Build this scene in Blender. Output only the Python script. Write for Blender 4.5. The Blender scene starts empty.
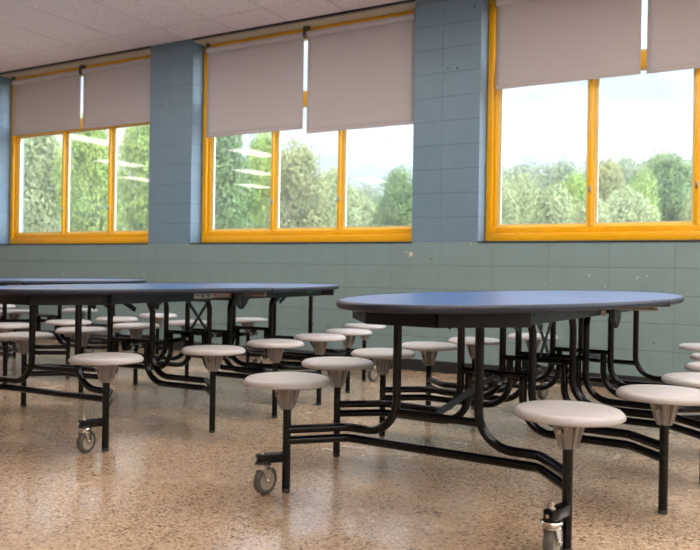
import bpy, bmesh, math, random
from mathutils import Vector, Matrix, noise
random.seed(7)
S = bpy.context.scene
COL = S.collection
PI = math.pi

# ------------------------------------------------------------------ camera
r = Vector((0.86650646, 0.4989047, 0.01614502))
u = Vector((-0.0164838, -0.00372694, 0.99985719))
f = Vector((-0.49889362, 0.86664884, -0.00499443))
cd = bpy.data.cameras.new('camera'); cam = bpy.data.objects.new('camera', cd); COL.objects.link(cam)
CAM = Vector((3.0505, -6.0121, 0.8442))
M = Matrix((r, u, -f)).transposed().to_4x4(); M.translation = CAM
cam.matrix_world = M
cd.sensor_fit = 'HORIZONTAL'; cd.sensor_width = 36; cd.lens = 771.19 / 700 * 36
cd.clip_start = .05; cd.clip_end = 600
cd.dof.use_dof = True; cd.dof.focus_distance = 3.3; cd.dof.aperture_fstop = 3.6
S.camera = cam

# ------------------------------------------------------------------ colour management
vs = S.view_settings
vs.view_transform = 'Standard'; vs.look = 'None'; vs.exposure = 1.56; vs.gamma = 1
vs.use_curve_mapping = False

# ------------------------------------------------------------------ sky
SKY = .60
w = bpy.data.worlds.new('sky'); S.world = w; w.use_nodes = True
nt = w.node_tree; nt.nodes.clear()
tc = nt.nodes.new('ShaderNodeTexCoord'); mp = nt.nodes.new('ShaderNodeMapping')
mp.inputs['Scale'].default_value = (2.2, 2.2, 6.5)
nz = nt.nodes.new('ShaderNodeTexNoise'); nz.inputs['Scale'].default_value = 2.6; nz.inputs['Detail'].default_value = 7
nz.inputs['Roughness'].default_value = .55
cr = nt.nodes.new('ShaderNodeValToRGB')
cr.color_ramp.elements[0].position = .40; cr.color_ramp.elements[0].color = (.50, .60, .74, 1)
cr.color_ramp.elements[1].position = .62; cr.color_ramp.elements[1].color = (.74, .77, .81, 1)
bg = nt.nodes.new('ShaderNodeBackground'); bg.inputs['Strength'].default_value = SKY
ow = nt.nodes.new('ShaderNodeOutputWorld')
L = nt.links.new
L(tc.outputs['Generated'], mp.inputs[0]); L(mp.outputs[0], nz.inputs[0]); L(nz.outputs[0], cr.inputs[0])
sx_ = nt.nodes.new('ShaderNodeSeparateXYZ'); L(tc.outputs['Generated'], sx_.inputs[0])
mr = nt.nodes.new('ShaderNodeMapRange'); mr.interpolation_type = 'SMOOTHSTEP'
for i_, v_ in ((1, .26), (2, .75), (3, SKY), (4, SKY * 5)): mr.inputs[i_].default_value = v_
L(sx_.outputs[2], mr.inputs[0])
mr2 = nt.nodes.new('ShaderNodeMapRange'); mr2.interpolation_type = 'SMOOTHSTEP'      # unseen sky towards +X brightened, added to light the window reveals
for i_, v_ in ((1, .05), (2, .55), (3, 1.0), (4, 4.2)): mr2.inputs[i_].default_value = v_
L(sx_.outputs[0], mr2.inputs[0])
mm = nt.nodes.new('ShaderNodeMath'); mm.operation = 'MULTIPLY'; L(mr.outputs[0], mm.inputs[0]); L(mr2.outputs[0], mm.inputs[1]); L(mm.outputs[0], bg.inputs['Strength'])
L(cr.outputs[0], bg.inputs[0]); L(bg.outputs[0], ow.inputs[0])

# ------------------------------------------------------------------ sun (behind the building, lights the trees)
sd = bpy.data.lights.new('sun', 'SUN'); sun = bpy.data.objects.new('sun', sd); COL.objects.link(sun)
sd.energy = 1.7; sd.angle = math.radians(4); sd.color = (1, .95, .84)
sun.rotation_euler = (math.radians(48), 0, math.radians(-28)); sun.location = (0, -20, 30)

LAMP = 4.0           # strength of the ceiling troffers

# ================================================================== materials
def nodes(name):
    m = bpy.data.materials.new(name); m.use_nodes = True
    t = m.node_tree; return m, t, t.nodes['Principled BSDF']
def N(t, k, **kw):
    n = t.nodes.new(k)
    for a, b in kw.items(): setattr(n, a, b)
    return n
def ramp(t, src, stops):
    c = N(t, 'ShaderNodeValToRGB'); e = c.color_ramp.elements
    e[0].position, e[0].color = stops[0][0], (*stops[0][1], 1)
    e[1].position, e[1].color = stops[-1][0], (*stops[-1][1], 1)
    for p, q in stops[1:-1]:
        x = e.new(p); x.color = (*q, 1)
    t.links.new(src, c.inputs[0]); return c.outputs[0]
def objco(t): return N(t, 'ShaderNodeTexCoord').outputs['Object']
def noi(t, co, sc, det=2, rough=.5):
    n = N(t, 'ShaderNodeTexNoise'); n.inputs['Scale'].default_value = sc; n.inputs['Detail'].default_value = det
    n.inputs['Roughness'].default_value = rough; t.links.new(co, n.inputs[0]); return n.outputs[0]
def bump(t, b, h, st, d=.001):
    n = N(t, 'ShaderNodeBump'); n.inputs['Strength'].default_value = st; n.inputs['Distance'].default_value = d
    t.links.new(h, n.inputs['Height']); t.links.new(n.outputs[0], b.inputs['Normal'])
def math_(t, op, a, b=None, c=None):
    n = N(t, 'ShaderNodeMath', operation=op)
    for i, v in enumerate((a, b, c)):
        if v is None: continue
        if isinstance(v, (int, float)): n.inputs[i].default_value = v
        else: t.links.new(v, n.inputs[i])
    return n.outputs[0]
def simple(name, col, rough=.5, metal=0, var=.06, sc=30, bmp=0, spec=.5, coat=0):
    m, t, b = nodes(name); co = objco(t)
    v = noi(t, co, sc, 3)
    a = tuple(max(0, c * (1 - var)) for c in col); z = tuple(min(1, c * (1 + var)) for c in col)
    t.links.new(ramp(t, v, [(.35, a), (.65, z)]), b.inputs['Base Color'])
    b.inputs['Roughness'].default_value = rough; b.inputs['Metallic'].default_value = metal
    b.inputs['Specular IOR Level'].default_value = spec
    b.inputs['Coat Weight'].default_value = coat; b.inputs['Coat Roughness'].default_value = .1
    if bmp: bump(t, b, v, bmp)
    return m

BW, BH, SILL, CEIL = .4608, .2032, 1.104, 3.19
def wall_material(grid=True):
    m, t, b = nodes('painted_block'); co = objco(t)
    sp = N(t, 'ShaderNodeSeparateXYZ'); t.links.new(co, sp.inputs[0])
    n1 = noi(t, co, 5, 5, .6); n2 = noi(t, co, 160, 3, .7)
    # wobble the joints a little
    xx = math_(t, 'ADD', sp.outputs[0], math_(t, 'MULTIPLY', noi(t, co, 14, 3), .004))
    zz = math_(t, 'ADD', sp.outputs[2], math_(t, 'MULTIPLY', noi(t, co, 11, 3), .006))
    def joint(v, period, off, wd):
        q = math_(t, 'MODULO', math_(t, 'ADD', v, 100 * period - off), period)
        d = math_(t, 'ABSOLUTE', math_(t, 'SUBTRACT', q, period / 2))
        return math_(t, 'SMOOTH_MIN', 1, math_(t, 'MAXIMUM', 0, math_(t, 'DIVIDE', math_(t, 'SUBTRACT', d, period / 2 - wd), wd * .6)), .1)
    jx = joint(xx, BW, 0, .0045); jz = joint(zz, BH, SILL % BH + .003, .0055)
    j = math_(t, 'MAXIMUM', math_(t, 'MULTIPLY', jx, .8), jz)
    # two paints: bluish piers above the sill line, greener dado below it
    up = math_(t, 'GREATER_THAN', sp.outputs[2], SILL)
    lo = ramp(t, n1, [(.3, (.165, .232, .230)), (.7, (.182, .262, .268))])
    hi = ramp(t, n1, [(.3, (.118, .190, .250)), (.7, (.137, .214, .278))])
    mx = N(t, 'ShaderNodeMix', data_type='RGBA'); t.links.new(up, mx.inputs[0]); t.links.new(lo, mx.inputs[6]); t.links.new(hi, mx.inputs[7])
    md = N(t, 'ShaderNodeMix', data_type='RGBA'); t.links.new(math_(t, 'MULTIPLY', j, .42), md.inputs[0]); t.links.new(mx.outputs[2], md.inputs[6])
    md.inputs[7].default_value = (.06, .085, .09, 1)
    t.links.new(md.outputs[2], b.inputs['Base Color'])
    b.inputs['Roughness'].default_value = .42
    h = math_(t, 'ADD', math_(t, 'MULTIPLY', j, -1.0), math_(t, 'MULTIPLY', n2, .45))
    bump(t, b, h, .55, .0035)
    return m
MW = wall_material()

def ceiling_material():
    m, t, b = nodes('acoustic_tile'); co = objco(t)
    a = noi(t, co, 55, 4, .8); c = noi(t, co, 260, 2, .7)
    v = math_(t, 'ADD', math_(t, 'MULTIPLY', a, .55), math_(t, 'MULTIPLY', c, .45))
    t.links.new(ramp(t, v, [(.40, (.66, .58, .58)), (.5, (.86, .775, .775)), (.60, (.92, .84, .84))]), b.inputs['Base Color'])
    b.inputs['Roughness'].default_value = .95; b.inputs['Specular IOR Level'].default_value = .1
    bump(t, b, v, .5, .003); return m
def floor_material():
    m, t, b = nodes('speckled_terrazzo'); co = objco(t)
    def chips(sc, seed):
        mp = N(t, 'ShaderNodeMapping'); mp.inputs['Location'].default_value = (seed, seed * 2, 0); t.links.new(co, mp.inputs[0])
        v = N(t, 'ShaderNodeTexVoronoi'); v.inputs['Scale'].default_value = sc; v.inputs['Randomness'].default_value = 1
        t.links.new(mp.outputs[0], v.inputs[0]); return v.outputs['Color'], v.outputs['Distance']
    c1, d1 = chips(150, 0); c2, d2 = chips(92, 5)
    s1 = N(t, 'ShaderNodeSeparateColor'); t.links.new(c1, s1.inputs[0])
    s2 = N(t, 'ShaderNodeSeparateColor'); t.links.new(c2, s2.inputs[0])
    base = ramp(t, s1.outputs[0], [(0, (.04, .025, .018)), (.15, (.20, .125, .075)), (.3, (.47, .325, .195)), (.8, (.62, .455, .295)), (1, (.80, .66, .50))])
    big = ramp(t, s2.outputs[1], [(0, (.09, .06, .045)), (.09, (.12, .08, .055)), (.13, (.46, .335, .23)), (.88, (.50, .37, .26)), (1, (.70, .60, .48))])
    mx = N(t, 'ShaderNodeMix', data_type='RGBA'); mx.inputs[0].default_value = .45
    t.links.new(base, mx.inputs[6]); t.links.new(big, mx.inputs[7])
    cl = noi(t, co, 1.1, 4, .6)
    mu = N(t, 'ShaderNodeMix', data_type='RGBA', blend_type='MULTIPLY'); mu.inputs[0].default_value = 1
    t.links.new(mx.outputs[2], mu.inputs[6]); t.links.new(ramp(t, cl, [(.3, (.84, .86, .9)), (.7, (1.06, 1.0, .93))]), mu.inputs[7])
    t.links.new(mu.outputs[2], b.inputs['Base Color'])
    t.links.new(ramp(t, noi(t, co, 2.3, 5, .6), [(.3, (.17,) * 3), (.7, (.30,) * 3)]), b.inputs['Roughness'])
    h = math_(t, 'ADD', math_(t, 'MULTIPLY', noi(t, co, 20, 3), .8), math_(t, 'MULTIPLY', noi(t, co, 150, 2), .12))
    bump(t, b, h, .28, .0022)
    b.inputs['Specular IOR Level'].default_value = .6; b.inputs['Coat Weight'].default_value = .45; b.inputs['Coat Roughness'].default_value = .13
    return m
M_CEIL = ceiling_material(); M_FLOOR = floor_material()
M_GAP = simple('ceiling_gap_shadow', (.03, .027, .025), .9)
M_SOFFIT = simple('soffit_beige', (.50, .43, .34), .6, var=.04, sc=8)
M_GAPSHADE = simple('gap_shade_black', (.012, .012, .013), .45)  # black colour for the shade in gaps at window heads and sills
M_BASE = simple('rubber_baseboard', (.014, .013, .013), .35, var=.2, sc=9)
M_BEIGEWALL = simple('far_wall_paint', (.62, .60, .55), .6, sc=2)
M_YEL = simple('yellow_window_paint', (.82, .40, .0), .32, var=.0, sc=6, spec=.5)
M_YELD = simple('yellow_window_paint_light', (.82, .58, .12), .32, var=.0, sc=6)
M_SPACER = simple('glazing_strip', (.62, .55, .42), .4, var=.03)
M_LATCH = simple('latch_metal', (.22, .20, .17), .35, .8)
M_TUBE = simple('black_enamel_tube', (.0025, .0024, .0024), .15, var=.25, sc=14, spec=.28)
M_STEEL = simple('dark_grey_steel', (.018, .028, .035), .36, .1, var=.1, sc=10)
M_APRON = simple('black_apron_steel', (.006, .006, .007), .45, var=.2, sc=14, spec=.25)
M_CHROME = simple('zinc_plated', (.62, .60, .56), .22, 1, var=.06, sc=50)
M_BRASS = simple('raw_steel_rod', (.50, .42, .33), .35, .9)
M_TIRE = simple('grey_rubber', (.085, .08, .072), .5, var=.1)
M_HUBC = simple('caster_hub', (.33, .29, .22), .4)
M_GLIDE = simple('nylon_glide', (.02, .018, .016), .5)
M_STICK = simple('sticker_silver', (.55, .53, .50), .35, .1, var=.03)
M_STICKP = simple('sticker_pink_grey', (.42, .34, .31), .45, var=.12, sc=120)
M_INK = simple('sticker_ink', (.02, .02, .02), .6)
M_GRN = simple('sticker_green', (.03, .25, .08), .6)
M_RED = simple('sticker_red', (.42, .08, .05), .6)
M_TUBESH = simple('shade_roller', (.50, .46, .46), .5, var=.02)
M_BRKT = simple('shade_bracket', (.14, .13, .12), .4, .5)
M_CHIP = simple('chipped_plaster', (.62, .50, .43), .9, var=.25, sc=60)
M_HOLE = simple('screw_hole', (.02, .02, .02), .9)
M_BARK = simple('bark', (.16, .115, .08), .9, var=.3, sc=12)
M_GRASS = simple('dry_grass', (.17, .165, .12), .95, var=.25, sc=.4)
M_LENSF = simple('troffer_frame', (.7, .7, .68), .5, var=.02)

def seat_mat(name, col):
    m, t, b = nodes(name); co = objco(t); v = noi(t, co, 420, 2, .7); g = noi(t, co, 6, 3)
    t.links.new(ramp(t, math_(t, 'ADD', math_(t, 'MULTIPLY', v, .6), math_(t, 'MULTIPLY', g, .4)), [(.35, tuple(c * .9 for c in col)), (.65, tuple(min(1, c * 1.07) for c in col))]), b.inputs['Base Color'])
    b.inputs['Roughness'].default_value = .40; bump(t, b, v, .25, .0008); return m
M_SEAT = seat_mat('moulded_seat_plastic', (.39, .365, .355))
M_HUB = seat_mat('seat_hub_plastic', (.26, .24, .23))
def top_mat():
    m, t, b = nodes('blue_laminate'); co = objco(t); v = noi(t, co, 300, 3, .7)
    t.links.new(ramp(t, v, [(.35, (.012, .062, .21)), (.6, (.022, .098, .30))]), b.inputs['Base Color'])
    b.inputs['Roughness'].default_value = .32; bump(t, b, v, .15, .0005)
    b.inputs['Specular IOR Level'].default_value = 1.0
    return m
def edge_mat():
    m, t, b = nodes('sprayed_edge'); co = objco(t); v = noi(t, co, 380, 2, .8)
    t.links.new(ramp(t, v, [(.42, (.006, .008, .016)), (.62, (.020, .026, .046)), (.78, (.10, .10, .12))]), b.inputs['Base Color'])
    b.inputs['Roughness'].default_value = .42; b.inputs['Specular IOR Level'].default_value = .35; bump(t, b, v, .5, .0012); return m
M_TOP = top_mat(); M_EDGE = edge_mat()
def glass_mat():
    m = bpy.data.materials.new('window_glass'); m.use_nodes = True; t = m.node_tree; t.nodes.clear()
    lw = N(t, 'ShaderNodeLayerWeight'); lw.inputs[0].default_value = .5
    tr = N(t, 'ShaderNodeBsdfTransparent'); tr.inputs[0].default_value = (.985, .99, .985, 1)
    gl = N(t, 'ShaderNodeBsdfGlossy'); gl.inputs['Roughness'].default_value = .0; gl.inputs['Color'].default_value = (1, 1, 1, 1)
    mx = N(t, 'ShaderNodeMixShader'); o = N(t, 'ShaderNodeOutputMaterial')
    t.links.new(math_(t, 'MULTIPLY_ADD', math_(t, 'POWER', lw.outputs['Facing'], 5.0), .94, .033), mx.inputs[0]); t.links.new(tr.outputs[0], mx.inputs[1]); t.links.new(gl.outputs[0], mx.inputs[2])
    df = N(t, 'ShaderNodeBsdfTranslucent'); df.inputs[0].default_value = (.8, .85, .9, 1)
    nzz = noi(t, objco(t), 1.7, 4, .6)
    m2 = N(t, 'ShaderNodeMixShader'); t.links.new(math_(t, 'MULTIPLY', nzz, .035), m2.inputs[0])
    t.links.new(mx.outputs[0], m2.inputs[1]); t.links.new(df.outputs[0], m2.inputs[2]); t.links.new(m2.outputs[0], o.inputs[0])
    return m
M_GLASS = glass_mat()
def shade_mat():
    m = bpy.data.materials.new('shade_cloth'); m.use_nodes = True; t = m.node_tree; t.nodes.clear()
    co = objco(t); v = noi(t, co, 500, 2, .6)
    c = ramp(t, v, [(.3, (.49, .445, .43)), (.7, (.56, .51, .495))])
    d = N(t, 'ShaderNodeBsdfDiffuse'); tl = N(t, 'ShaderNodeBsdfTranslucent')
    t.links.new(c, d.inputs[0]); tl.inputs[0].default_value = (.42, .40, .42, 1)
    mx = N(t, 'ShaderNodeMixShader'); mx.inputs[0].default_value = .16; o = N(t, 'ShaderNodeOutputMaterial')
    t.links.new(d.outputs[0], mx.inputs[1]); t.links.new(tl.outputs[0], mx.inputs[2]); t.links.new(mx.outputs[0], o.inputs[0])
    return m
M_SHADE = shade_mat()
def emit(name, col, st):
    m = bpy.data.materials.new(name); m.use_nodes = True; t = m.node_tree; t.nodes.clear()
    e = N(t, 'ShaderNodeEmission'); e.inputs[0].default_value = (*col, 1); e.inputs[1].default_value = st
    o = N(t, 'ShaderNodeOutputMaterial'); t.links.new(e.outputs[0], o.inputs[0]); return m
M_LIGHT = emit('troffer_diffuser', (1, .93, .87), LAMP)
def leaf_mat(name, a, b_, c):
    m, t, b = nodes(name); co = objco(t); v = noi(t, co, 1.1, 5, .7)
    rp = ramp(t, v, [(.30, a), (.5, b_), (.70, c)])
    t.links.new(rp, b.inputs['Base Color']); b.inputs['Roughness'].default_value = .65
    tl = N(t, 'ShaderNodeBsdfTranslucent'); t.links.new(rp, tl.inputs[0])
    mx = N(t, 'ShaderNodeMixShader'); mx.inputs[0].default_value = .35; o = t.nodes['Material Output']
    t.links.new(b.outputs[0], mx.inputs[1]); t.links.new(tl.outputs[0], mx.inputs[2]); t.links.new(mx.outputs[0], o.inputs[0])
    return m

# ================================================================== mesh helpers
def link(name, bm, mats, parent=None, smooth=None):
    me = bpy.data.meshes.new(name); bmesh.ops.recalc_face_normals(bm, faces=bm.faces[:]); bm.to_mesh(me); bm.free()
    for m in (mats if isinstance(mats, (list, tuple)) else [mats]): me.materials.append(m)
    if smooth is not None:
        me.polygons.foreach_set('use_smooth', [True] * len(me.polygons))
        me.set_sharp_from_angle(angle=math.radians(smooth))
    o = bpy.data.objects.new(name, me); COL.objects.link(o)
    if parent: o.parent = parent
    return o
def box(bm, x0, x1, y0, y1, z0, z1, bev=0, mat=0):
    vs_ = [bm.verts.new((x, y, z)) for x in (x0, x1) for y in (y0, y1) for z in (z0, z1)]
    fs = [(0, 1, 3, 2), (4, 6, 7, 5), (0, 4, 5, 1), (2, 3, 7, 6), (0, 2, 6, 4), (1, 5, 7, 3)]
    F_ = [bm.faces.new([vs_[i] for i in q]) for q in fs]
    for q in F_: q.material_index = mat
    if bev:
        es = list({e for q in F_ for e in q.edges})
        bmesh.ops.bevel(bm, geom=es, offset=bev, segments=2, affect='EDGES', profile=.5)
def fillet(pts, rad, n=8):
    pts = [Vector(p) for p in pts]
    if not isinstance(rad, (list, tuple)): rad = [rad] * (len(pts) - 2)
    out = [pts[0]]
    for i in range(1, len(pts) - 1):
        a, b, c = pts[i - 1], pts[i], pts[i + 1]; R_ = rad[i - 1]
        d1 = (a - b).normalized(); d2 = (c - b).normalized(); ang = d1.angle(d2)
        if R_ <= 0 or ang > PI - .02: out.append(b); continue
        tl = min(R_ / math.tan(ang / 2), (a - b).length * .98, (c - b).length * .98); rr = tl * math.tan(ang / 2)
        p1 = b + d1 * tl; cen = b + (d1 + d2).normalized() * (rr / math.sin(ang / 2))
        v1 = p1 - cen; v2 = (b + d2 * tl) - cen; tot = v1.angle(v2); ax = v1.cross(v2).normalized()
        k = max(3, int(n * tot / (PI / 2)) + 2)
        for j in range(k + 1): out.append(cen + Matrix.Rotation(tot * j / k, 3, ax) @ v1)
    out.append(pts[-1]); return out
def tube(bm, pts, rad, seg=14, cap=True):
    pts = [Vector(p) for p in pts]; t0 = (pts[1] - pts[0]).normalized()
    nrm = t0.orthogonal().normalized(); rings = []
    for i, p in enumerate(pts):
        if i == 0: tg = t0
        elif i == len(pts) - 1: tg = (pts[i] - pts[i - 1]).normalized()
        else: tg = ((pts[i + 1] - p).normalized() + (p - pts[i - 1]).normalized()).normalized()
        if i: nrm = (nrm - tg * nrm.dot(tg)).normalized()
        bn = tg.cross(nrm)
        rr = rad[i] if isinstance(rad, (list, tuple)) else rad
        rings.append([bm.verts.new(p + (nrm * math.cos(2 * PI * k / seg) + bn * math.sin(2 * PI * k / seg)) * rr) for k in range(seg)])
    for a, b in zip(rings, rings[1:]):
        for k in range(seg): bm.faces.new((a[k], a[(k + 1) % seg], b[(k + 1) % seg], b[k]))
    if cap: bm.faces.new(rings[0][::-1]); bm.faces.new(rings[-1])
def lathe(bm, prof, seg=40, cx=0, cy=0, mod=None):
    rings = []
    for j, (rr, z) in enumerate(prof):
        if rr < 1e-6: rings.append([bm.verts.new((cx, cy, z))]); continue
        rings.append([bm.verts.new((cx + rr * (mod(k, j) if mod else 1) * math.cos(2 * PI * k / seg), cy + rr * (mod(k, j) if mod else 1) * math.sin(2 * PI * k / seg), z)) for k in range(seg)])
    for a, b in zip(rings, rings[1:]):
        for k in range(seg):
            k2 = (k + 1) % seg
            if len(a) == 1 and len(b) == 1: continue
            if len(a) == 1: bm.faces.new((a[0], b[k], b[k2]))
            elif len(b) == 1: bm.faces.new((a[k], a[k2], b[0]))
            else: bm.faces.new((a[k], a[k2], b[k2], b[k]))
def prism(bm, poly, ax, a0, a1, mat=0):
    """poly in the two other axes, extruded along axis ax from a0 to a1"""
    def mk(p, a):
        q = list(p); q.insert(ax, a); return bm.verts.new(q)
    A = [mk(p, a0) for p in poly]; B = [mk(p, a1) for p in poly]; n = len(poly)
    fs = [bm.faces.new(A[::-1]), bm.faces.new(B)] + [bm.faces.new((A[i], A[(i + 1) % n], B[(i + 1) % n], B[i])) for i in range(n)]
    for q in fs: q.material_index = mat
def flatbar(bm, p, q, wide, thick, side=Vector((1, 0, 0))):
    p, q = Vector(p), Vector(q); d = (q - p).normalized(); s = (side - d * side.dot(d)).normalized(); n = d.cross(s)
    vs_ = []
    for e in (p, q):
        for a, b in ((-1, -1), (1, -1), (1, 1), (-1, 1)): vs_.append(bm.verts.new(e + s * a * thick / 2 + n * b * wide / 2))
    for q_ in ((0, 1, 2, 3), (7, 6, 5, 4), (0, 4, 5, 1), (1, 5, 6, 2), (2, 6, 7, 3), (3, 7, 4, 0)): bm.faces.new([vs_[i] for i in q_])
def empty(name, loc, rz=0, parent=None):
    o = bpy.data.objects.new(name, None); COL.objects.link(o); o.location = loc; o.rotation_euler = (0, 0, rz); o.empty_display_size = .2
    if parent: o.parent = parent
    return o
def tag(o, label, cat, group=None, kind=None):
    o['label'] = label; o['category'] = cat
    if group: o['group'] = group
    if kind: o['kind'] = kind
    return o
def struct(o): o['kind'] = 'structure'; return o
def copy_tree(o, parent=None):
    c = o.copy(); COL.objects.link(c)
    if parent: c.parent = parent
    for ch in list(o.children): copy_tree(ch, c)
    return c
BM = bmesh.new

# ================================================================== room shell
XL, XR, YB = -13.2, 7.2, -14.3
WT = .36
bm = BM(); box(bm, XL, XR, YB, WT, -.12, 0); struct(link('floor', bm, M_FLOOR))
# windowed wall
WINS = [(-5.384, -2.886), (-2.299, .195), (.795, 3.289)]
WALL_WINS = [(-11.56, -9.07), (-8.47, -5.98)] + WINS + [(3.885, 6.38)]  # outer windows are out of view, added unshaded for extra daylight
bm = BM()
box(bm, XL, XR, 0, WT, 0, SILL)
xs = [XL] + [v for a in WALL_WINS for v in a] + [XR]
for i in range(0, len(xs), 2): box(bm, xs[i], xs[i + 1], 0, WT, SILL, CEIL, bev=0)
box(bm, XL, XR, 0, WT, CEIL + .001, CEIL + .3)
bmesh.ops.remove_doubles(bm, verts=bm.verts[:], dist=1e-5)
struct(link('wall_front', bm, MW))
for nm, b_ in (('wall_back', (XL, XR, YB - .2, YB, 0, CEIL)), ('wall_left', (XL - .2, XL, YB, WT, 0, CEIL)), ('wall_right', (XR, XR + .2, YB, WT, 0, CEIL))):
    bm = BM(); box(bm, *b_); struct(link(nm, bm, M_BEIGEWALL))
# suspended ceiling: tiles .6208 x 1.2416, first row by the wall cut to .42
T = .6208; X0 = -4.2207
LIGHTS = []
lx0 = X0 - 4 * T - T + .0         # a column near x = -8.
def tile_x(i): return X0 + i * T
bm = BM()
rows = [(0, -.4196)]
y = -.4196
while y > YB: rows.append((y, max(YB, y - 2 * T))); y -= 2 * T
troffer = {}
for (ci, ri) in [(c, q) for q in (2, 3) for c in range(-1 if q == 2 else 0, 17, 2) if (c, q) != (14, 3) and (q == 2 or c > 11)] + [(c, q) for q in (5, 7, 9) for c in (12, 14, 16)] + [(-7, 3), (-4, 5), (-7, 7), (-10, 5), (-10, 9), (-4, 9), (-13, 7), (-13, 3), (14, 3), (4, 2), (10, 2), (13, 5), (14, 7), (17, 5), (11, 9), (16, 10)]:  # denser troffers over and right of the tables added to brighten the room
    troffer[(ci, ri)] = 1
i0 = int((XL - X0) / T) - 1; i1 = int((XR - X0) / T) + 1
cells = []
for i in range(i0, i1 + 1):
    for ri, (ya, yb) in enumerate(rows):
        xa, xb = max(tile_x(i), XL), min(tile_x(i + 1), XR)
        if xb - xa < .02 or ya - yb < .02: continue
        if (i, ri) in troffer: cells.append((xa, xb, ya, yb)); continue
        g = .0055
        box(bm, xa + g, xb - g, yb + g, ya - g, CEIL, CEIL + .02)
box(bm, XL, XR, YB, 0, CEIL + .021, CEIL + .3, mat=1)
c_ = struct(link('ceiling', bm, [M_CEIL, M_GAP]))
for n_, (xa, xb, ya, yb) in enumerate(cells):
    e = empty('ceiling_light', ((xa + xb) / 2, (ya + yb) / 2, CEIL))
    lab = 'recessed rectangular ceiling troffer, of a set partly mirrored in the window glass, partly added for light'
    tag(e, lab, 'ceiling light', 'recessed ceiling troffers')
    hx, hy = (xb - xa) / 2 - .004, (ya - yb) / 2 - .004
    bm = BM()
    for a in ((-hx, hx, -hy, -hy + .03), (-hx, hx, hy - .03, hy), (-hx, -hx + .03, -hy + .03, hy - .03), (hx - .03, hx, -hy + .03, hy - .03)):
        box(bm, *a, -.004, .02)
    link('frame', bm, M_LENSF, e)
    bm = BM(); box(bm, -hx + .03, hx - .03, -hy + .03, hy - .03, .002, .012); link('diffuser', bm, M_LIGHT, e)
# shadow gap where ceiling tiles stop at the window heads, drawn as black strips
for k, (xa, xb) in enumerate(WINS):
    bm = BM(); box(bm, xa, xb, -.012, .012, CEIL - .016, CEIL + .0005); struct(link('shadow_strip_%d' % (k + 1), bm, M_GAPSHADE))
bm = BM()
prism(bm, [(-.012, 0), (-.012, .012), (-.008, .085), (-.004, .1), (0, .1), (0, 0)], 0, XL, XR); struct(link('baseboard_front', bm, M_BASE))

# ------------------------------------------------------------------ windows
MUL = {1: (.93, 1.70), 2: (.872, 1.636), 3: (.838, 1.608)}
def window(k, xa, xb):
    W = xb - xa
    root = struct(empty('window_%d' % k, (xa, 0, SILL)))
    H_ = CEIL - SILL
    yf = .165
    # soffit, and a black strip standing for the shaded gap beneath the frame
    bm = BM(); box(bm, 0, W, .012, WT, H_ - .03, H_, mat=0); link('soffit', bm, M_SOFFIT, root)
    bm = BM(); box(bm, -.004, W + .004, -.006, yf + .02, -.0115, .0025, bev=.002); link('sill_shade_strip', bm, M_GAPSHADE, root)
    top = H_ - .03
    # outer frame
    bm = BM()
    box(bm, .003, W - .003, yf, yf + .11, .012, .075, bev=.004)
    box(bm, .02, W - .02, yf + .02, yf + .11, .0755, .128, bev=.004)
    box(bm, .003, W - .003, yf, yf + .11, top - .075, top, bev=.004)
    for a in ((.003, .055), (W - .055, W - .003)):
        box(bm, a[0], a[1], yf, yf + .11, .0755, top - .0755, bev=.004)
    for a in ((.0555, .078), (W - .078, W - .0555)):
        box(bm, a[0], a[1], yf + .03, yf + .11, .129, top - .0755, bev=.003)
    link('window_frame', bm, M_YEL, root, 30)
    # transom
    z1, z2 = 1.335, 1.45
    bm = BM(); box(bm, .1, W - .1, yf + .022, yf + .11, z1, z2, bev=.004); link('transom', bm, M_YEL, root, 30)
    ms = [(q_, q_ + .030) for q_ in MUL.get(k, (.85, 1.63))]
    for (a, b) in ms:
        m_ = BM(); box(m_, a, b, yf + .008, yf + .09, .129, z1 - .0005, bev=.004)
        box(m_, a, b, yf + .008, yf + .09, z2 + .0005, top - .0755, bev=.004)
        mo = link('mullion', m_, M_YEL, root, 30)
        l_ = BM(); box(l_, b - .020, b - .004, yf - .004, yf + .0078, .39, .44, bev=.002); box(l_, b - .015, b - .009, yf - .016, yf - .0035, .40, .43, bev=.001); link('latch', l_, M_LATCH, mo, 30)
    cols = [(.078, ms[0][0]), (ms[0][1], ms[1][0]), (ms[1][1], W - .078)]
    for (a, b) in cols:
        for (p, q_) in ((.1285, z1), (z2, top - .0755)):
            s_ = BM(); t_ = .014
            ys = (yf + .045, yf + .075)
            box(s_, a, a + t_ + .010, *ys, p, q_); box(s_, b - t_, b, *ys, p, q_)
            box(s_, a + t_ + .010, b - t_, *ys, p, p + .018); box(s_, a + t_ + .010, b - t_, *ys, q_ - t_, q_)
            so = link('sash', s_, M_YELD, root)
            s_ = BM(); a2, b2, p2, q2 = a + t_ + .010, b - t_, p + .018, q_ - t_; e_ = .008
            box(s_, a2, a2 + e_ + .006, yf + .05, yf + .07, p2, q2); box(s_, b2 - e_, b2, yf + .05, yf + .07, p2, q2)
            box(s_, a2 + e_ + .006, b2 - e_, yf + .05, yf + .07, p2, p2 + e_); box(s_, a2 + e_ + .006, b2 - e_, yf + .05, yf + .07, q2 - e_, q2)
            link('glazing_strip', s_, M_SPACER, so)
            g_ = BM(); box(g_, a2 + .002, b2 - .002, yf + .058, yf + .062, p2 + .002, q2 - .002); link('pane', g_, M_GLASS, so)
    return root
for k, (xa, xb) in enumerate(WINS + [WALL_WINS[5], WALL_WINS[1], WALL_WINS[0]]): window(k + 1, xa, xb)

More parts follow.
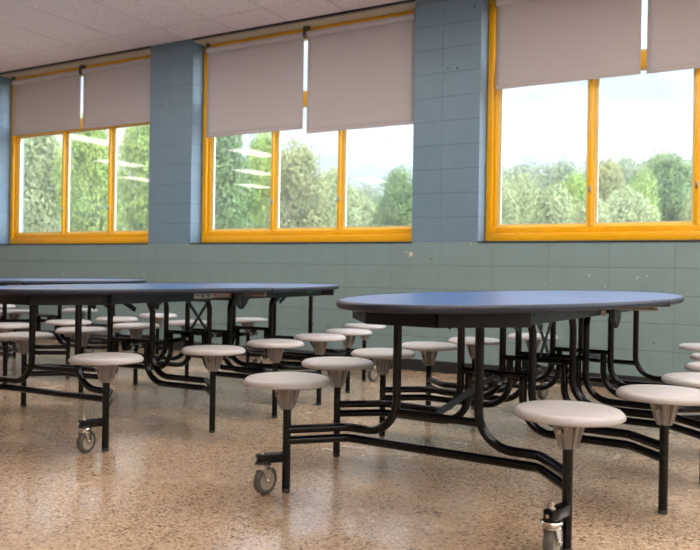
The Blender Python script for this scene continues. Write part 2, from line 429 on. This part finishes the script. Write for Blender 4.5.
# ------------------------------------------------------------------ roller blinds
def blind(x0, x1, zbot, label, left_end):
    y = .105; zt = CEIL - .112
    root = empty('roller_blind', ((x0 + x1) / 2, y, zbot)); tag(root, label, 'roller blind', 'roller blinds on the windows')
    h = (x1 - x0) / 2; zt -= zbot
    bm = BM(); n = 24; nz_ = 14
    g = [[bm.verts.new((-h + 2 * h * i / n, -.0015 + .0025 * math.sin(i * .55 + x0), zt * j / nz_)) for j in range(nz_ + 1)] for i in range(n + 1)]
    for i in range(n):
        for j in range(nz_): bm.faces.new((g[i][j], g[i + 1][j], g[i + 1][j + 1], g[i][j + 1]))
    o = link('shade_cloth', bm, M_SHADE, root, 60)
    so = o.modifiers.new('thick', 'SOLIDIFY'); so.thickness = .0012
    bm = BM(); tube(bm, [(-h, .0, zt), (h, .0, zt)], .030, 24); link('roller', bm, M_TUBESH, root, 40)
    bm = BM(); box(bm, -h + .002, h - .002, -.0075, .0055, .001, .028, bev=.004); link('hem_bar', bm, M_SHADE, root, 40)
    for sx, wd in ((-1, .006), (1, .006)):
        bm = BM(); prism(bm, [(-.018, zt - .04), (.028, zt - .034), (.034, zt + .035), (.034, zt + .081), (-.02, zt + .081), (-.034, zt + .01), (-.03, zt - .02)], 0, sx * (h + .003) - wd / 2, sx * (h + .003) + wd / 2)
        link('bracket', bm, M_BRKT, root)
B = SILL
blind(-5.262, -4.075, B + 1.325, 'pale grey roller blind, left of the pair in the leftmost window', 1)
blind(-4.030, -2.925, B + 1.315, 'pale grey roller blind, right of the pair in the leftmost window', 0)
blind(-2.192, -1.012, B + 1.083, 'pale grey roller blind, left of the pair in the middle window', 1)
blind(-.968, .150, B + 1.035, 'pale grey roller blind drawn lowest, right of the pair in the middle window', 0)
blind(.888, 2.024, B + 1.258, 'pale grey roller blind, left of the pair in the rightmost window', 1)
blind(2.066, 3.190, B + 1.256, 'pale grey roller blind cut off by the right edge of the photo', 0)

# chipped paint and old screw holes, part of the wall surface
def blob(bm, x, z, rr, seed, th=.0012):
    rnd = random.Random(seed); n = 14
    P = [(x + rr * rnd.uniform(.55, 1.15) * math.cos(2 * PI * i / n), z + rr * 1.1 * rnd.uniform(.55, 1.15) * math.sin(2 * PI * i / n)) for i in range(n)]
    A = [bm.verts.new((p[0], -th, p[1])) for p in P]; Bq = [bm.verts.new((p[0], .001, p[1])) for p in P]
    bm.faces.new(A); bm.faces.new(Bq[::-1])
    for i in range(n): bm.faces.new((A[i], A[(i + 1) % n], Bq[(i + 1) % n], Bq[i]))
def px_wall(px, py, Y=0):
    d = f + (px - 350) / 771.19 * r - (py - 275) / 771.19 * u; t = (Y - CAM.y) / d.y; return CAM + d * t
wf = bpy.data.objects['wall_front']
bm = BM()
for i, (a, b_, s_) in enumerate([(411, 254, .020), (406.5, 252, .008), (589, 275.5, .008), (638, 277, .006), (647, 276, .006), (546, 284, .005), (605, 287, .005), (636.5, 279, .005), (144, 274, .010), (64, 274.5, .010), (471, 243.5 , .006), (490.5, 344, .006)]):
    p = px_wall(a, b_); blob(bm, p.x, p.z, s_, i)
c1 = link('paint_chip', bm, M_CHIP, wf)
bm = BM()
for i, (a, b_, s_) in enumerate([(447.8, 68.5, .008), (457.2, 68, .009), (474.5, 6.5, .011), (161, 105, .008), (170.5, 103, .009), (181.5, 102, .009), (171, 89.5, .007), (313, 324, .008), (328, 326.5, .008), (431.5, 259, .006), (434.5, 72, .004), (654, 343, .006)]):
    p = px_wall(a, b_); blob(bm, p.x, p.z, s_, i + 40)
link('screw_hole', bm, M_HOLE, wf)

# ================================================================== tables
ST = [(.759, .255), (.702, .756), (.539, 1.337)]      # stool positions, quarter template
AE, BE = .568, 1.605
TR = .0163
def half_outline(sv, n=72):
    g = .005
    t0 = math.asin(g / BE)
    P = []
    for i in range(n + 1):
        t = t0 + (PI - 2 * t0) * i / n
        P.append(Vector((AE * math.cos(t), sv * BE * math.sin(t))))
    # close the straight seam with a few points
    a, b = P[-1], P[0]
    for i in range(1, 10): P.append(a.lerp(b, i / 10))
    return P
def offset(P, d):
    n = len(P); c = sum(P, Vector((0, 0))) / n; out = []
    for i in range(n):
        e1 = (P[i] - P[i - 1]).normalized(); e2 = (P[(i + 1) % n] - P[i]).normalized()
        n1 = Vector((e1.y, -e1.x)); n2 = Vector((e2.y, -e2.x)); m_ = (n1 + n2).normalized()
        if m_.dot(P[i] - c) < 0: m_ = -m_
        k = 1 / max(.5, m_.dot(n1) if m_.dot(n1) > 0 else -m_.dot(n1))
        out.append(P[i] - m_ * d * k)
    return out
def make_tabletop(root, sv, zt, dz=0):
    P = half_outline(sv); zt += dz
    In = offset(P, .011)
    bm = BM()
    A = [bm.verts.new((p.x, p.y, zt)) for p in In]; Bv = [bm.verts.new((p.x, p.y, zt - .025)) for p in In]; n = len(P)
    bm.faces.new(A); bm.faces.new(Bv[::-1])
    for i in range(n): bm.faces.new((A[i], A[(i + 1) % n], Bv[(i + 1) % n], Bv[i]))
    o = link('tabletop', bm, M_TOP, root)
    bm = BM(); prof = [(.0115, .0002), (.006, -.0008), (.002, -.004), (0, -.010), (0, -.017), (.002, -.022), (.006, -.0265), (.0115, -.0275), (.0115, -.012)]
    rings = []
    for (d, z) in prof:
        Q = offset(P, d); rings.append([bm.verts.new((p.x, p.y, zt + z)) for p in Q])
    rings.append(rings[0])
    for a, b in zip(rings, rings[1:]):
        for i in range(n): bm.faces.new((a[i], a[(i + 1) % n], b[(i + 1) % n], b[i]))
    e = link('edge_band', bm, M_EDGE, o, 50); e['label'] = 'dark speckled rounded edge'
def make_table(zt=.745, stickers=1):
    root = empty('cafeteria_table', (0, 0, 0))
    for sv in (-1, 1): make_tabletop(root, sv, zt, 0 if sv < 0 else -.003)
    za, zb = zt - .0285, zt - .078
    for sv in (-1, 1):
        P = [(.285, .02), (.285, 1.09), (.345, 1.17), (.13, 1.42), (-.13, 1.42), (-.345, 1.17), (-.285, 1.09), (-.285, .02)]
        bm = BM()
        for (p, q_) in zip(P, P[1:]):
            p, q_ = Vector((p[0], sv * p[1], (za + zb) / 2)), Vector((q_[0], sv * q_[1], (za + zb) / 2))
            flatbar(bm, p, q_, .022, za - zb, Vector((0, 0, 1)))
        o = link('apron', bm, M_APRON, root)
        for s in (-1, 1):
            bm = BM()
            box(bm, s * .297, s * .301, sv * 1.07 if sv < 0 else .03, -.03 if sv < 0 else 1.07, zb - .002, za - .001)
            for vv in (1.02, .98, .86, .3, .26):
                tube(bm, [(s * .299, sv * vv, zb + .03), (s * .303, sv * vv, zb + .03)], .006, 8)
            link('side_rail', bm, M_STEEL, o)
    # frames
    for sv in (-1, 1):
        for sx in (-1, 1):
            def T3(l): return [(sx * a, sv * b, c) for a, b, c in l]
            x1, y1 = ST[2]
            bm = BM(); tube(bm, fillet(T3([(x1, y1, .238), (.385, 1.155, .238), (.165, 1.155, .238), (.165, 1.155, zt - .032)]), [.06, .125]), TR); link('leg', bm, M_TUBE, root, 50)
            x2, y2 = ST[1]
            bm = BM(); tube(bm, fillet(T3([(x2, y2, .238), (.545, .608, .238), (.160, .608, .238), (.160, .608, .60), (.160, .640, .655), (.160, .640, zt - .03)]), [.06, .125, .04, .04]), TR); link('leg', bm, M_TUBE, root, 50)
            bm = BM(); tube(bm, fillet(T3([(x2, y2, .196), (.545, .608, .196), (.122, .608, .196), (.122, .608, .415)]), [.06, .125]), TR); link('frame_tube', bm, M_TUBE, root, 50)
            x3, y3 = ST[0]
            bm = BM(); tube(bm, fillet(T3([(x3, y3, .238), (.60, .105, .238), (.172, .105, .238), (.172, .105, .60), (.172, .130, .655), (.172, .130, zt - .03)]), [.06, .125, .04, .04]), TR); link('leg', bm, M_TUBE, root, 50)
            bm = BM(); tube(bm, fillet(T3([(x3, y3, .196), (.60, .105, .196), (.134, .105, .196), (.134, .105, .425)]), [.06, .125]), TR); link('frame_tube', bm, M_TUBE, root, 50)
        def T4(l): return [(a, sv * b, c) for a, b, c in l]
        bm = BM(); tube(bm, fillet(T4([(-.539, 1.337, .196), (-.385, 1.155, .196), (.385, 1.155, .196), (.539, 1.337, .196)]), [.06, .06]), TR); link('frame_tube', bm, M_TUBE, root, 50)
        for (v, z) in ((1.155, .32), (.608, .425), (.105, .437)):
            bm = BM()
            uu = .160 if v == .608 else .172
            tube(bm, T4([(-uu, v, z), (uu, v, z)]), .0145 if z < .4 else .0125); link('crossbar', bm, M_TUBE, root, 50)
        bm = BM(); tube(bm, T4([(-.172, .125, zt - .085), (.172, .125, zt - .085)]), .013)
        for sx in (-1, 1): tube(bm, T4([(sx * .15, .125, zt - .085), (sx * .15, .108, zt - .085)]), .009)
        link('crossbar', bm, M_TUBE, root, 50)
        # linkage arms of the folding mechanism
        if stickers == 1:
            bm = BM(); flatbar(bm, (0, sv * 1.155, .33), (0, sv * .62, .415), .024, .007); link('link_arm', bm, M_STEEL, root)
        bm = BM(); flatbar(bm, (.012, sv * .66, .385), (.012, sv * .12, .405), .026, .007); a_ = link('link_arm', bm, M_TUBE, root)
        for vv, z_ in ((.62, .388), (.14, .405), (.56, .392)):
            bm = BM(); tube(bm, [(-.005, sv * vv, z_), (.032, sv * vv, z_)], .009, 10); link('bolt', bm, M_CHROME, a_, 40)
        bm = BM(); prism(bm, [(sv * .60, .43), (sv * .68, .43), (sv * .665, .37), (sv * .615, .37)], 0, -.01, -.004); prism(bm, [(sv * .08, .44), (sv * .16, .44), (sv * .15, .385), (sv * .09, .385)], 0, -.01, -.004); link('gusset', bm, M_TUBE, root)
        for sx in (-1, 1):
            bm = BM(); flatbar(bm, (sx * .15, sv * .84, zt - .07), (sx * .15, sv * .735, zt - .125), .026, .006)
            flatbar(bm, (sx * .195, sv * .70, zt - .06), (sx * .195, sv * .60, zt - .118), .026, .006); link('top_brace', bm, M_TUBE, root)
            # pentagonal hinge plate near the seam
            bm = BM()
            v0, v1 = sv * .004, sv * .058; zt2 = zt - .03
            prism(bm, [(v0, zt2), (v1, zt2), (v1, zt2 - .065), (v0, zt2 - .112)], 0, sx * .335 - .012, sx * .335 + .012); link('hinge_plate', bm, M_STEEL, root)
        bm = BM(); flatbar(bm, (sv * .012, -.105, .44 if sv > 0 else zt - .085), (sv * .012, .105, zt - .085 if sv > 0 else .44), .020, .006); link('scissor_brace', bm, M_STEEL, root)
    for sx in (-1, 1):
        bm = BM(); tube(bm, [(sx * .30, -.012, zt - .050), (sx * .525, -.012, zt - .050)], .0065, 10); box(bm, min(sx * .29, sx * .50), max(sx * .29, sx * .50), .012, .03, zt - .046, zt - .028)
        link('torsion_rod', bm, M_BRASS, root, 50)
    # sticker plates on the right-hand rail
    xs_ = .3012
    if stickers == 1:
        bm = BM(); box(bm, xs_, xs_ + .004, -.12, -.050, zt - .085, zt - .060); p_ = link('sticker_plate', bm, M_STICK, root)
        bm = BM(); box(bm, xs_ + .004, xs_ + .005, -.112, -.095, zt - .080, zt - .066); box(bm, xs_ + .004, xs_ + .005, -.085, -.062, zt - .074, zt - .070); link('sticker_print', bm, M_STICKP, p_)
    elif stickers == 2:
        bm = BM(); box(bm, xs_, xs_ + .0015, -.42, -.24, zt - .068, zt - .034); p_ = link('sticker_plate', bm, M_STICK, root)
        bm = BM()
        box(bm, xs_ + .0015, xs_ + .002, -.412, -.368, zt - .052, zt - .048)
        for yy in (-.352, -.338): box(bm, xs_ + .0015, xs_ + .002, yy, yy + .009, zt - .060, zt - .042)
        link('sticker_print', bm, M_INK, p_)
        bm = BM(); tube(bm, [(xs_ + .001, -.285, zt - .052), (xs_ + .002, -.285, zt - .052)], .010, 12); link('sticker_print', bm, M_GRN, p_)
        bm = BM(); box(bm, xs_, xs_ + .0015, -.239, -.06, zt - .066, zt - .030); p_ = link('sticker_plate', bm, M_STICKP, root)
        bm = BM(); box(bm, xs_ + .0015, xs_ + .002, -.082, -.064, zt - .060, zt - .036); tube(bm, [(xs_ + .001, -.225, zt - .048), (xs_ + .002, -.225, zt - .048)], .008, 12); link('sticker_print', bm, M_RED, p_)
        bm = BM(); box(bm, xs_, xs_ + .0015, .86, .95, zt - .058, zt - .036); link('sticker_plate', bm, M_GRN, root)
    # stools
    seat0 = hub0 = None
    for sv in (-1, 1):
        for k, (x, y_) in enumerate(ST):
            for sx in (-1, 1):
                loc = (sx * x, sv * y_, 0)
                if seat0 is None:
                    bm = BM(); lathe(bm, [(0, .4385), (.09, .4390), (.147, .4385), (.1535, .4365), (.1605, .4300), (.165, .4230), (.1645, .4165), (.159, .4120), (.146, .411), (.05, .4105), (0, .4105)], 64)
                    seat0 = link('seat', bm, M_SEAT, root, 40)
                    bm = BM()
                    fin = lambda k_, j: (1.0 if (k_ % 6) in (0, 1) else .80) if j not in (0,) else 1
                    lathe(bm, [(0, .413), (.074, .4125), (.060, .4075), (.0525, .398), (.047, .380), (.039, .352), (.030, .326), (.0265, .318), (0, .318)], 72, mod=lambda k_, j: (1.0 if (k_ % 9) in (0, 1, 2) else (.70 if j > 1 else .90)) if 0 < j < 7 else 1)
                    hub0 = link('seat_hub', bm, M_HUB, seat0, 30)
                    bm = BM(); tube(bm, [(-.008, -.020, .372), (-.014, -.0430, .372)], .0065, 12); tube(bm, [(-.014, -.0430, .372), (-.015, -.0465, .372)], .004, 6); link('screw', bm, M_CHROME, seat0, 40)
                    bm = BM(); tube(bm, [(0, 0, .010), (0, 0, .352)], .0158, 20); post0 = link('stool_post', bm, M_TUBE, root, 50)
                    bm = BM(); lathe(bm, [(0, 0), (.0135, 0), (.0165, .003), (.0165, .014), (.0150, .016), (0, .016)], 20); link('foot_glide', bm, M_GLIDE, post0, 40)
                    seat0.location = loc; post0.location = loc
                else:
                    s_ = copy_tree(seat0, root); s_.location = loc; s_.rotation_euler = (0, 0, random.uniform(-.25, .25))
                    p_ = copy_tree(post0, root); p_.location = loc
    # casters: an arm welded to the end stool posts, a swivelling fork and a wheel
    cast0 = arm0 = None
    for sv in (-1, 1):
        for sx in (-1, 1):
            if cast0 is None:
                bm = BM(); box(bm, -.016, .016, -.118, -.010, .118, .152, bev=.002); arm0 = link('caster_arm', bm, M_TUBE, root, 40)
                bm = BM(); lathe(bm, [(0, .118), (.030, .118), (.033, .114), (.031, .108), (.025, .104), (.030, .100), (.028, .096), (0, .096)], 28)
                for s in (-1, 1):
                    prism(bm, [(-.021, .100), (.021, .100), (.024, .055), (.020, .043), (.010, .043), (.002, .058)], 0, s * .0205 - .0015, s * .0205 + .0015)
                box(bm, -.022, .022, -.021, .021, .096, .1005)
                tube(bm, [(-.026, .014, .052), (.026, .014, .052)], .006, 10)
                c = link('caster', bm, M_CHROME, root, 40)
                bm = BM(); tube(bm, [(0, 0, .152), (0, 0, .158)], .013, 6); tube(bm, [(0, 0, .158), (0, 0, .172)], .007, 12); tube(bm, [(0, 0, .172), (0, 0, .176)], .004, 12)
                link('bolt', bm, M_CHROME, c, 40)
                bm = BM(); tube(bm, [(0, -.117, .135), (0, -.121, .135)], .006, 8); link('bolt', bm, M_CHROME, arm0, 40)
                bm = BM()
                def wheel(prof, n=36):
                    R_ = [[bm.verts.new((a, .014 + rr * math.cos(2 * PI * i / n), .052 + rr * math.sin(2 * PI * i / n))) for i in range(n)] for a, rr in prof]
                    for p, q_ in zip(R_, R_[1:] + R_[:1]):
                        for i in range(n): bm.faces.new((p[i], p[(i + 1) % n], q_[(i + 1) % n], q_[i]))
                wheel([(-.014, .036), (-.0155, .040), (-.0145, .047), (-.010, .0512), (0, .052), (.010, .0512), (.0145, .047), (.0155, .040), (.014, .036)]); link('wheel', bm, M_TIRE, c, 50)
                bm = BM(); wheel([(-.012, .012), (-.010, .022), (-.0125, .0365), (.0125, .0365), (.010, .022), (.012, .012), (.0165, .011), (.0165, .006), (-.0165, .006), (-.0165, .011)]); link('wheel_hub', bm, M_HUBC, c, 40)
                cast0, arm = c, arm0
            else: c = copy_tree(cast0, root); arm = copy_tree(arm0, root)
            ang = math.radians(-10 if (stickers == 1 and sx == 1 and sv == -1) else -33) + (0 if sv < 0 else PI)
            x, y_ = sx * ST[2][0], sv * ST[2][1]
            arm.location = (x, y_, 0); arm.rotation_euler = (0, 0, ang)
            c.location = (x + math.sin(ang) * .094, y_ - math.cos(ang) * .094, 0)
            c.rotation_euler = (0, 0, random.uniform(-.15, .15) + (0 if sv < 0 else PI * .9))
    return root
GRP = 'blue cafeteria tables with attached stools'
t1 = make_table(.743, 1); t1.location = (2.002, -2.282, 0); t1.rotation_euler = (0, 0, -.057)
tag(t1, 'oval blue folding cafeteria table with attached round stools, nearest, by the rightmost window', 'table', GRP)
t2 = make_table(.737, 2); t2.location = (-.274, -2.191, 0); t2.rotation_euler = (0, 0, .045)
tag(t2, 'oval blue folding cafeteria table with attached stools and rail stickers, second from right', 'table', GRP)
t3 = make_table(.735, 0); t3.location = (-2.451, -2.241, 0); t3.rotation_euler = (0, 0, -.066)
tag(t3, 'oval blue cafeteria table partly hidden behind the stickered one, third from right', 'table', GRP)
t4 = copy_tree(t3); t4.location = (-4.62, -2.26, 0); t4.rotation_euler = (0, 0, -.03)
tag(t4, 'farthest cafeteria table, only a stool rim showing at the left edge', 'table', GRP)

# ================================================================== outside
bm = BM(); box(bm, -160, 90, WT, 190, -.7, -.5)
struct(link('ground', bm, M_GRASS))

def tree_mesh(seed, crown_w, crown_h, blobs, leaves, leaf, shape='round'):
    rnd = random.Random(seed); bm = BM(); bmt = BM()
    trunk_h = crown_h * .5
    tube(bmt, [(0, 0, 0), (.05, .03, trunk_h * .5), (0, 0, crown_h * .55), (.05, 0, crown_h * .8)], [.16, .12, .08, .03], 8)
    C = []
    for i in range(blobs):
        q = i / max(1, blobs - 1)
        if shape == 'cone':
            z = crown_h * (.14 + .82 * q); R_ = crown_w / 2 * (1 - q) ** .75 * .75; br = crown_w * (.10 + .17 * (1 - q))
        else:
            z = crown_h * (.22 + .60 * q); R_ = crown_w / 2 * .68 * math.sin(PI * min(1, .18 + .80 * q)) ** .6; br = crown_w * rnd.uniform(.15, .24)
        a = i * 2.4 + rnd.uniform(-.5, .5); rr = R_ * math.sqrt(rnd.uniform(.15, 1))
        C.append((Vector((rr * math.cos(a), rr * math.sin(a), z)), br))
        tube(bmt, [(0, 0, z * .55), (rr * .5 * math.cos(a), rr * .5 * math.sin(a), z * .8), (rr * math.cos(a), rr * math.sin(a), z)], [.06, .04, .02], 5)
    for c, br in C:
        for k in range(leaves):
            d = Vector((rnd.gauss(0, 1), rnd.gauss(0, 1), rnd.gauss(0, 1))).normalized()
            bumpy = 1 + .28 * noise.noise(d * 2.3 + c)
            p = c + Vector((d.x, d.y, d.z * .85)) * br * bumpy * (rnd.uniform(.35, 1) ** .45)
            if p.z < .25: continue
            nrm = (d + Vector((rnd.uniform(-.8, .8), rnd.uniform(-.8, .8), rnd.uniform(-.3, .9)))).normalized()
            t_ = nrm.orthogonal().normalized(); t_ = Matrix.Rotation(rnd.uniform(0, 6.28), 3, nrm) @ t_; b_ = nrm.cross(t_); s = leaf * rnd.uniform(.6, 1.3)
            bm.faces.new([bm.verts.new(p + t_ * s), bm.verts.new(p + b_ * s * .55 + nrm * s * .12), bm.verts.new(p - t_ * s), bm.verts.new(p - b_ * s * .55 + nrm * s * .12)])
    def fin(b, n):
        me = bpy.data.meshes.new(n); b.to_mesh(me); b.free(); return me
    a = fin(bm, 'foliage'); b = fin(bmt, 'trunk'); b.materials.append(M_BARK); b.polygons.foreach_set('use_smooth', [True] * len(b.polygons))
    return a, b
LM = {
 'dark':  leaf_mat('leaves_dark', (0.027, 0.053, 0.012), (0.086, 0.143, 0.035), (0.169, 0.233, 0.068)),
 'bright': leaf_mat('leaves_bright', (0.048, 0.089, 0.010), (0.156, 0.228, 0.035), (0.288, 0.339, 0.080)),
 'olive': leaf_mat('leaves_olive', (0.067, 0.083, 0.020), (0.173, 0.186, 0.056), (0.278, 0.262, 0.104)),
 'pale':  leaf_mat('leaves_pale', (0.085, 0.112, 0.039), (0.199, 0.236, 0.094), (0.298, 0.320, 0.152)),
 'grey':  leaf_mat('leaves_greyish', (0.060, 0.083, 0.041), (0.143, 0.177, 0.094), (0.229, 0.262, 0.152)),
}
MESH = {}
def treem(kind, shape):
    if (kind, shape) not in MESH:
        sd = len(MESH) * 13 + 5
        if shape == 'round': a, b = tree_mesh(sd, 6, 8, 34, 850, .085)
        elif shape == 'cone': a, b = tree_mesh(sd, 5, 8, 30, 850, .085, 'cone')
        elif shape == 'wide': a, b = tree_mesh(sd, 8.5, 7, 30, 520, .14)
        else: a, b = tree_mesh(sd, 5, 4.2, 20, 800, .075)
        a.materials.append(LM[kind]); MESH[(kind, shape)] = (a, b)
    return MESH[(kind, shape)]
SZ = {'round': (6, 8), 'cone': (5, 8), 'wide': (8.5, 7), 'bush': (5, 4.2)}
def tree(px, z, wpx, ytop, kind, shape, label, group='trees outside the windows', cat='tree', name='leafy_tree'):
    P = CAM + z * (f + (px - 350) / 771.19 * r)
    hor = 271 + (px - 350) * .016
    base = -.5; top = CAM.z + (hor - ytop) / 771.19 * z; wid = wpx / 771.19 * z
    a, b = treem(kind, shape); cw, ch = SZ[shape]
    e = empty(name, (P.x, P.y, base), random.uniform(0, 6.28)); e.scale = (wid / cw, wid / cw, (top - base) / (ch * .97))
    o = bpy.data.objects.new('foliage', a); COL.objects.link(o); o.parent = e
    o = bpy.data.objects.new('trunk', b); COL.objects.link(o); o.parent = e
    tag(e, label, cat, group)
tree(30, 30, 90, 96, 'pale', 'round', 'pale green tree filling the left pane of the leftmost window')
tree(88, 24, 72, 100, 'bright', 'round', 'leafy green tree filling the middle pane of the leftmost window')
tree(142, 29, 74, 98, 'bright', 'round', 'bright green tree in the right pane of the leftmost window, beside the pier')
tree(222, 25, 84, 96, 'dark', 'cone', 'dark green tree behind the left pane of the middle window')
tree(262, 35, 62, 118, 'bright', 'round', 'bright green tree straddling the left mullion of the middle window')
tree(297, 27, 84, 134, 'olive', 'round', 'yellowing green tree in the middle pane of the middle window')
tree(333, 41, 66, 160, 'pale', 'round', 'small pale tree left of the right mullion of the middle window')
tree(364, 47, 50, 194, 'pale', 'bush', 'low pale bush under open sky in the right pane of the middle window', cat='bush', name='leafy_bush')
tree(398, 30, 62, 158, 'dark', 'round', 'round green tree against the pier in the right pane of the middle window')
tree(664, 44, 92, 143, 'dark', 'round', 'tall round green tree in the rightmost window, highest of the treeline there')
tree(706, 26, 76, 178, 'pale', 'bush', 'pale feathery bush low at the right edge of the photo', cat='bush', name='leafy_bush')
tree(625, 29, 92, 186, 'pale', 'bush', 'pale feathery bush just right of the thin mullion of the rightmost window', cat='bush', name='leafy_bush')
tree(552, 33, 84, 184, 'pale', 'bush', 'pale feathery bush low in the left pane of the rightmost window', cat='bush', name='leafy_bush')
tree(496, 40, 62, 176, 'pale', 'bush', 'pale bush beside the left jamb of the rightmost window', cat='bush', name='leafy_bush')
tree(606, 70, 56, 158, 'olive', 'wide', 'olive tree behind the thin mullion of the rightmost window')
tree(522, 56, 60, 178, 'pale', 'wide', 'broad pale tree behind the bushes in the left pane of the rightmost window')
tree(574, 50, 54, 174, 'bright', 'wide', 'light green tree left of the thin mullion of the rightmost window')
tree(640, 36, 50, 176, 'bright', 'bush', 'light green bush in front of the tall round tree, rightmost window', cat='bush', name='leafy_bush')
tree(590, 24.5, 70, 194, 'pale', 'bush', 'lowest pale bush at the foot of the thin mullion of the rightmost window', cat='bush', name='leafy_bush')
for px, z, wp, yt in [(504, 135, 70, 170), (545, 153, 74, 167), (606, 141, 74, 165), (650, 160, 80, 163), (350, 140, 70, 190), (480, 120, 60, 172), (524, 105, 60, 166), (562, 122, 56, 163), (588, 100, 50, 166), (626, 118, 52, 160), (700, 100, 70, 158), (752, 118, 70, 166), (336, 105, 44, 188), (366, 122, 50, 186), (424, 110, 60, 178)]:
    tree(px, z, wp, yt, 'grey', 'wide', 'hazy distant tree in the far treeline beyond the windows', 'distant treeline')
